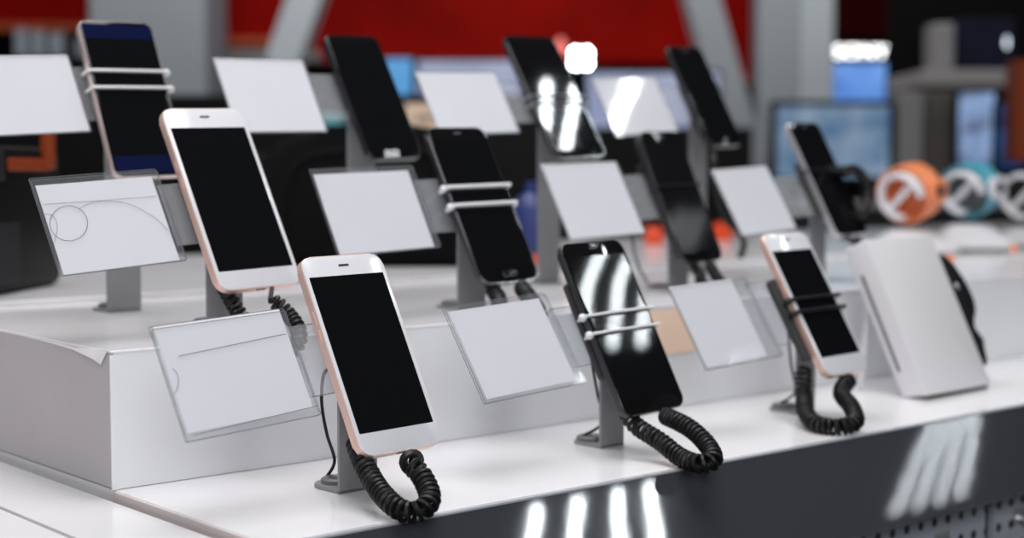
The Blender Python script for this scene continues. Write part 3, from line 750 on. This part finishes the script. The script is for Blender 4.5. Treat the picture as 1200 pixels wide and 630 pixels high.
# black appliance with orange trim at far left
M = bgM(45, 338, 1.66) 
p = onz(45, 338, RZ + .0055); M = Matrix.Translation(p) @ Matrix.Rotation(radians(44), 4, 'Z')
ap = empty('black_machine', M, 'black boxy machine with orange trim on the rear step, left edge', 'machine')
link('body', B(-.16, .075, 0, .16, 0, .155, bev=.012), M_BLACKPL, ap, M, True)
link('side_grille', B(-.158, -.05, -.003, .004, .012, .075, bev=.002), M_DARKGREY, ap, M)
bm = bmesh.new(); box(bm, -.075, .03, -.004, .006, .128, .142, bev=.002); 
link('orange_trim', bm, M_ORANGED, ap, M)
link('orange_handle', B(.018, .040, -.008, .004, .130, .178, bev=.004), M_ORANGED, ap, M)
link('grey_panel', B(-.158, -.085, -.003, .004, .118, .150, bev=.002), M_DARKGREY, ap, M)
# black padded backrest in the middle
p = onz(415, 314, RZ + .0055); M = Matrix.Translation(p) @ RB
bp = empty('padded_bag', M, 'black rounded padded bag standing behind the middle row', 'bag')
pts = [(-.13, 0), (.155, 0), (.155, .10)] + [(.155 - .075 + .075 * cos(radians(t)), .115 + .075 * sin(radians(t))) for t in range(0, 91, 15)] + [(-.13 + .085 + .085 * cos(radians(t)), .115 + .075 * sin(radians(t))) for t in range(90, 181, 15)]
bm = P(pts, -.06, .06, bev=.022, seg=3); bm.transform(Matrix.Translation((0, .08, 0)) @ Matrix.Rotation(radians(90), 4, 'X'))
link('padded_body', bm, M_BLACKFAB, bp, M, True)
link('seam', tube(bmesh.new(), catmull([(-.10, .018, .02), (-.09, .018, .12), (-.04, .018, .155), (.10, .018, .155), (.125, .018, .10)], 6), .003, 6), M_BLACKPL, bp, M)
bbox('black_carton', 252, 178, 312, 298, 2.30, .12, M_BLACKPL, 'plain black carton left of the padded bag', 'box')
# small coloured things glimpsed between the stands
o = empty('blue_bottle', Matrix.Translation(onz(622, 309, RZ + .0055)), 'small blue bottle with red base beside a tall grey stand', 'bottle')
q = world(o).translation
bm = lathe(bmesh.new(), [(.026, .014), (.028, .02), (.028, .075), (.020, .092), (.009, .10), (.009, .115)], 24, q); link('bottle_body', bm, M_BLUE, o, None, True)
bm = lathe(bmesh.new(), [(.027, 0), (.0285, .004), (.0285, .014), (.026, .0145)], 24, q); link('red_base', bm, M_ORRED, o, None, True)
def clip(px, py, lb, turn):
    p = onz(px, py, RZ + .0055); M = Matrix.Translation(p) @ RB @ Matrix.Rotation(turn, 4, 'Z')
    o = empty('orange_clip', M, lb, 'clip', 'orange red clips behind the middle row')
    pts = [(-.016, 0), (.016, 0), (.016, .022), (.010, .034), (-.010, .034), (-.016, .022)]
    bm = P(pts, -.012, .012, bev=.003); bm.transform(Matrix.Rotation(radians(90), 4, 'X')); link('clip_body', bm, M_ORRED, o, M, True)
    link('lever', B(-.003, .003, -.016, .004, .030, .044, bev=.001), M_BLACKPL, o, M)
clip(766, 286, 'orange red clip left of the matt black phone stand', 0)
clip(846, 281, 'orange red clip right of the matt black phone', .4)

# ------------------------------------------------------------------ shop behind
# low dark counter
p0 = at(330, 330, 3.9)
ct = empty('dark_counter', Matrix.Translation((p0.x, p0.y, FL)) @ RB, 'long dark counter behind the display table', 'counter')
Mct = world(ct)
def lx(px, d): return (px - CX) / FPX * d                       # local x right of the camera axis at distance d
def hz(py, d): return CAM.z + ((204 - py) / FPX) * d * 1.0
xc = lx(330, 3.9)
link('counter_body', B(lx(-120, 3.9) - xc, lx(640, 3.9) - xc, 0, .5, 0, hz(118, 3.9) - FL, bev=.01), M_BLACKPL, ct, Mct)
link('counter_top', B(lx(-120, 3.9) - xc, lx(640, 3.9) - xc, -.01, .52, hz(118, 3.9) - FL, hz(112, 3.9) - FL, bev=.004), M_DARKGREY, ct, Mct)
p1 = at(960, 330, 4.55); Mc2 = Matrix.Translation((p1.x, p1.y, FL)) @ RB
c2 = empty('grey_counter', Mc2, 'grey counter behind the right end of the display table', 'counter')
xc = lx(960, 4.55)
link('counter_body', B(lx(690, 4.55) - xc, lx(1400, 4.55) - xc, 0, .5, 0, hz(244, 4.55) - FL, bev=.01), M_DARKGREY, c2, Mc2)
link('counter_top', B(lx(690, 4.55) - xc, lx(1400, 4.55) - xc, -.01, .52, hz(244, 4.55) - FL, hz(239, 4.55) - FL, bev=.004), M_SHELF, c2, Mc2)
link('counter_end_panel', B(lx(690, 4.54) - xc, lx(880, 4.54) - xc, -.02, .0, 0, hz(150, 4.55) - FL, bev=.004), M_BLACKPL, c2, Mc2)

# red fascia boards with the orange glow at their lower edges built as coloured strips
def fascia(x0, x1, y0, y1, d, label, trim=True, mat=None, ytr=None):
    p = at((x0+x1)/2, y1, d); M = Matrix.Translation(p) @ RB
    o = empty('red_board', M, label, 'board', 'red boards on the back wall')
    w_ = abs(lx(x1, d) - lx(x0, d)); h_ = (y1 - y0) / FPX * d
    link('panel', B(-w_/2, w_/2, 0, .06, 0, h_, bev=.006), mat or M_RED, o, M)
    if trim: link('lower_glow_strip', B(-w_/2, w_/2, -.012, .05, -.035, 0, bev=.004), M_ORGLOW, o, M)
    return o
fascia(-120, 108, -60, 27, 6.6, 'red board left of the wide grey column')
fascia(243, 340, -60, 44, 6.6, 'red board between the wide grey column and slanted beam')
fascia(352, 836, -60, 74, 6.9, 'long red board across the middle of the back wall', trim=False)
fascia(840, 888, -60, 88, 6.9, 'narrow red board between slanted beam and right column')
fascia(976, 1095, -60, 44, 7.2, 'dark maroon board above the lit lettering', trim=False, mat=M_MAROON)

# columns and slanted beams
def column(n, x0, x1, d, ybot, mats):
    p = at((x0+x1)/2, 204, d); M = Matrix.Translation((p.x, p.y, FL)) @ RB
    w_ = lx(x1, d) - lx(x0, d)
    struct(link('trim_%d' % n, B(-w_/2, w_/2, 0, w_, 0, 2.25 - FL, bev=.01), mats, T=M))
column(1, 107, 243, 5.6, 0, M_COLUMN)
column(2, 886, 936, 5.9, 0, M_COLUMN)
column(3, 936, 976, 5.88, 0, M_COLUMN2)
def beam(n, xa, ya, xb, yb, wpx, d, mat):
    a = at(xa, ya, d); b = at(xb, yb, d); M = Matrix.Translation(a) @ RB; v = M.inverted() @ b
    ex = Vector((v.x, 0, v.z)); w_ = wpx / FPX * d; L = ex.length; ang = math.atan2(v.z, v.x)
    bm = B(-.0, L, 0, .18, -w_/2, w_/2, bev=.01); bm.transform(Matrix.Rotation(-ang, 4, 'Y'))
    struct(link('trim_%d' % n, bm, mat, T=M))
beam(4, 376, -60, 326, 78, 40, 5.7, M_COLUMN2)
beam(5, 808, -60, 884, 200, 40, 5.8, M_COLUMN)

# pale ledge and packs
bbox('wall_shelf', 243, 58, 372, 72, 6.3, .25, M_SHELF, 'pale shelf under the red board left of centre', 'shelf')
bbox('wall_shelf', 12, 68, 112, 74, 6.2, .25, M_DARKGREY, 'dark shelf carrying pale blue packs, top left', 'shelf')
for i, (x0, x1, y0) in enumerate(((17, 31, 33), (37, 51, 35), (57, 74, 38), (88, 104, 44))):
    bbox('blister_pack', x0, y0, x1, 68, 6.25, .08, M_BLUEPACK, ('tall leftmost pale pack on the dark shelf', 'second pale pack on the dark shelf', 'third pale pack on the dark shelf', 'low pale pack nearest the wide grey column')[i], 'pack', 'pale packs on the dark shelf')

# televisions
def tv(x0, y0, x1, y1, d, mat, label, bez=5, foot=True):
    p = at((x0+x1)/2, y1, d); M = Matrix.Translation(p) @ RB
    o = empty('television', M, label, 'television', 'televisions at the back')
    w_ = lx(x1, d) - lx(x0, d); h_ = (y1 - y0) / FPX * d; b = bez / FPX * d
    link('bezel', B(-w_/2, w_/2, 0, .045, 0, h_, bev=.008), M_BLACKPL, o, M)
    link('screen', B(-w_/2 + b, w_/2 - b, -.003, .002, b, h_ - b), mat, o, M)
    if foot:
        bm = bmesh.new()
        for s in (-1, 1): box(bm, s * w_ * .3 - .01, s * w_ * .3 + .01, -.06, .10, -.05, .001, bev=.003)
        link('foot', bm, M_BLACKPL, o, M)
    return o
tv(448, 66, 486, 122, 5.2, M_TV4, 'small sky blue lit screen right of the plain black phone', 3)
tv(486, 68, 622, 150, 5.4, M_TV3, 'pale lavender screen behind the back row card', 4)
tv(684, 82, 846, 165, 5.4, M_TV3, 'pale lavender screen under the bright lamp', 4)
tv(903, 118, 1048, 214, 4.6, M_TV2, 'television with blue grey picture right of the column', 7)
tv(972, 72, 1054, 122, 6.0, M_TVBLUE, 'bright blue screen below the lit lettering', 2)
bbox('teal_carton', 352, 132, 402, 168, 3.6, .1, M_TEALBOX, 'teal carton left of the plain black phone stand', 'box')
bc = empty('beige_notice', bgM(495, 165, 3.3), 'beige paper notice with dark marks beside a back row card', 'notice')
M = world(bc)
link('paper', B(-.038, .038, 0, .003, 0, .082), M_BEIGE, bc, M)
bm = bmesh.new()
tube(bm, [(-.012, -.001, .035), (-.010, -.001, .060)], .003, 6); tube(bm, [(.006, -.001, .062), (.002, -.001, .048), (.016, -.001, .046)], .003, 6); tube(bm, [(.012, -.001, .058), (.012, -.001, .034)], .003, 6)
link('dark_marks', bm, M_GREYBOX, bc, M)

# bright lamp pair on the red board
M = bgM(681, 68, 6.2)
lp = empty('spot_lamp', M, 'bright white twin lamp glowing in front of the long red board', 'lamp')
link('housing', B(-.055, .055, .03, .07, -.05, .05, bev=.01), M_BLACKPL, lp, M)
for sx in (-.022, .022):
    for sz in (-.020, .020):
        link('bulb', ball(bmesh.new(), Vector((sx, .01, sz)), .018), M_SPOT, lp, M, True)
rl = solo('red_lamp', ball(bmesh.new(), Vector((0, 0, 0)), .035, .6, .6, 1.2), M_SPOTRED, bgM(657, 56, 6.2), 'small red glowing lamp left of the bright white lamp', 'lamp', smooth=True)

# lit SONY lettering
fc = bpy.data.curves.new('sign_text', 'FONT'); fc.body = 'SONY'; fc.align_x = 'CENTER'; fc.align_y = 'CENTER'; fc.size = .078; fc.extrude = .006; fc.space_character = 1.12
to = bpy.data.objects.new('sign_text', fc); COL.objects.link(to)
dg = bpy.context.evaluated_depsgraph_get(); me = bpy.data.meshes.new_from_object(to.evaluated_get(dg))
bpy.data.objects.remove(to)
M = bgM(1009, 61, 5.9)
sg = empty('lit_sign', M, 'white lit brand lettering right of the grey column', 'sign')
bm = bmesh.new(); bm.from_mesh(me); bm.transform(Matrix.Rotation(radians(90), 4, 'X')); 
xs = [v.co.x for v in bm.verts]; sc_ = .205 / (max(xs) - min(xs)); bm.transform(Matrix.Diagonal((sc_, 1, .85 * sc_, 1)))
link('letters', bm, M_LED, sg, M)
link('sign_rail', B(-.13, .13, .01, .03, -.035, .035, bev=.004), M_BLACKPL, sg, M)

# right shelf with stock
sh = empty('stock_shelf', bgM(1150, 330, 4.9), 'tall shelf unit with white board at the right', 'shelf')
M = world(sh); zz = lambda y: (330 - y) / FPX * 4.9; xx = lambda x: (x - 1150) / FPX * 4.9
link('board', B(xx(1072), xx(1260), -.05, .4, zz(104), zz(84), bev=.01), M_SHELF, sh, M)
link('back_panel', B(xx(1072), xx(1260), .4, .42, zz(330), zz(-40)), M_BACKWALL, sh, M)
bbox('white_carton', 1093, 27, 1119, 82, 4.95, .12, M_PALEBOX, 'upright pale carton on the white shelf board', 'box')
bbox('dark_carton', 1122, 22, 1190, 82, 4.97, .14, M_NAVYBOX, 'dark navy carton on the white shelf board', 'box')
ln = empty('lens', bgM(1179, 50, 4.85), 'round shiny lens in front of the navy carton', 'lens')
M = world(ln); bm = lathe(bmesh.new(), [(.012, -.02), (.014, -.004), (.013, 0)], 24); bm.transform(Matrix.Rotation(radians(90), 4, 'X')); link('barrel', bm, M_BLACKPL, ln, M, True)
link('glass', ball(bmesh.new(), Vector((0, -.008, 0)), .012, .5, .4, 1.5), emis('lens glint', (.8, .9, 1), 2.2), ln, M, True)  # glowing glass stands in for the highlight on the lens
bbox('pale_carton', 1051, 108, 1082, 236, 4.6, .14, M_PALEBOX, 'pale grey carton right of the television', 'box')
bbox('brown_carton', 1083, 108, 1122, 236, 4.62, .14, M_GREYBOX, 'warm grey carton beside the pale carton', 'box')
tv(1120, 106, 1166, 196, 4.5, screen_mat('pale blue monitor', (.10, .14, .25), (.35, .50, .80), .9, 12), 'upright blue lit monitor right of the cartons', 3)
tv(1166, 120, 1204, 200, 4.25, screen_mat('deep blue monitor', (.01, .02, .05), (.03, .12, .35), .8, 10), 'dark blue monitor at the right frame edge', 3)
bbox('orange_stand', 1189, 70, 1214, 190, 4.08, .1, M_ORANGED, 'orange brown display panel cut by the right frame edge', 'panel')

# ------------------------------------------------------------------ render look
S.view_settings.view_transform = 'Standard'
S.view_settings.look = 'None'
S.view_settings.exposure = 0
S.cycles.use_denoising = True
S.cycles.max_bounces = 8; S.cycles.transparent_max_bounces = 24
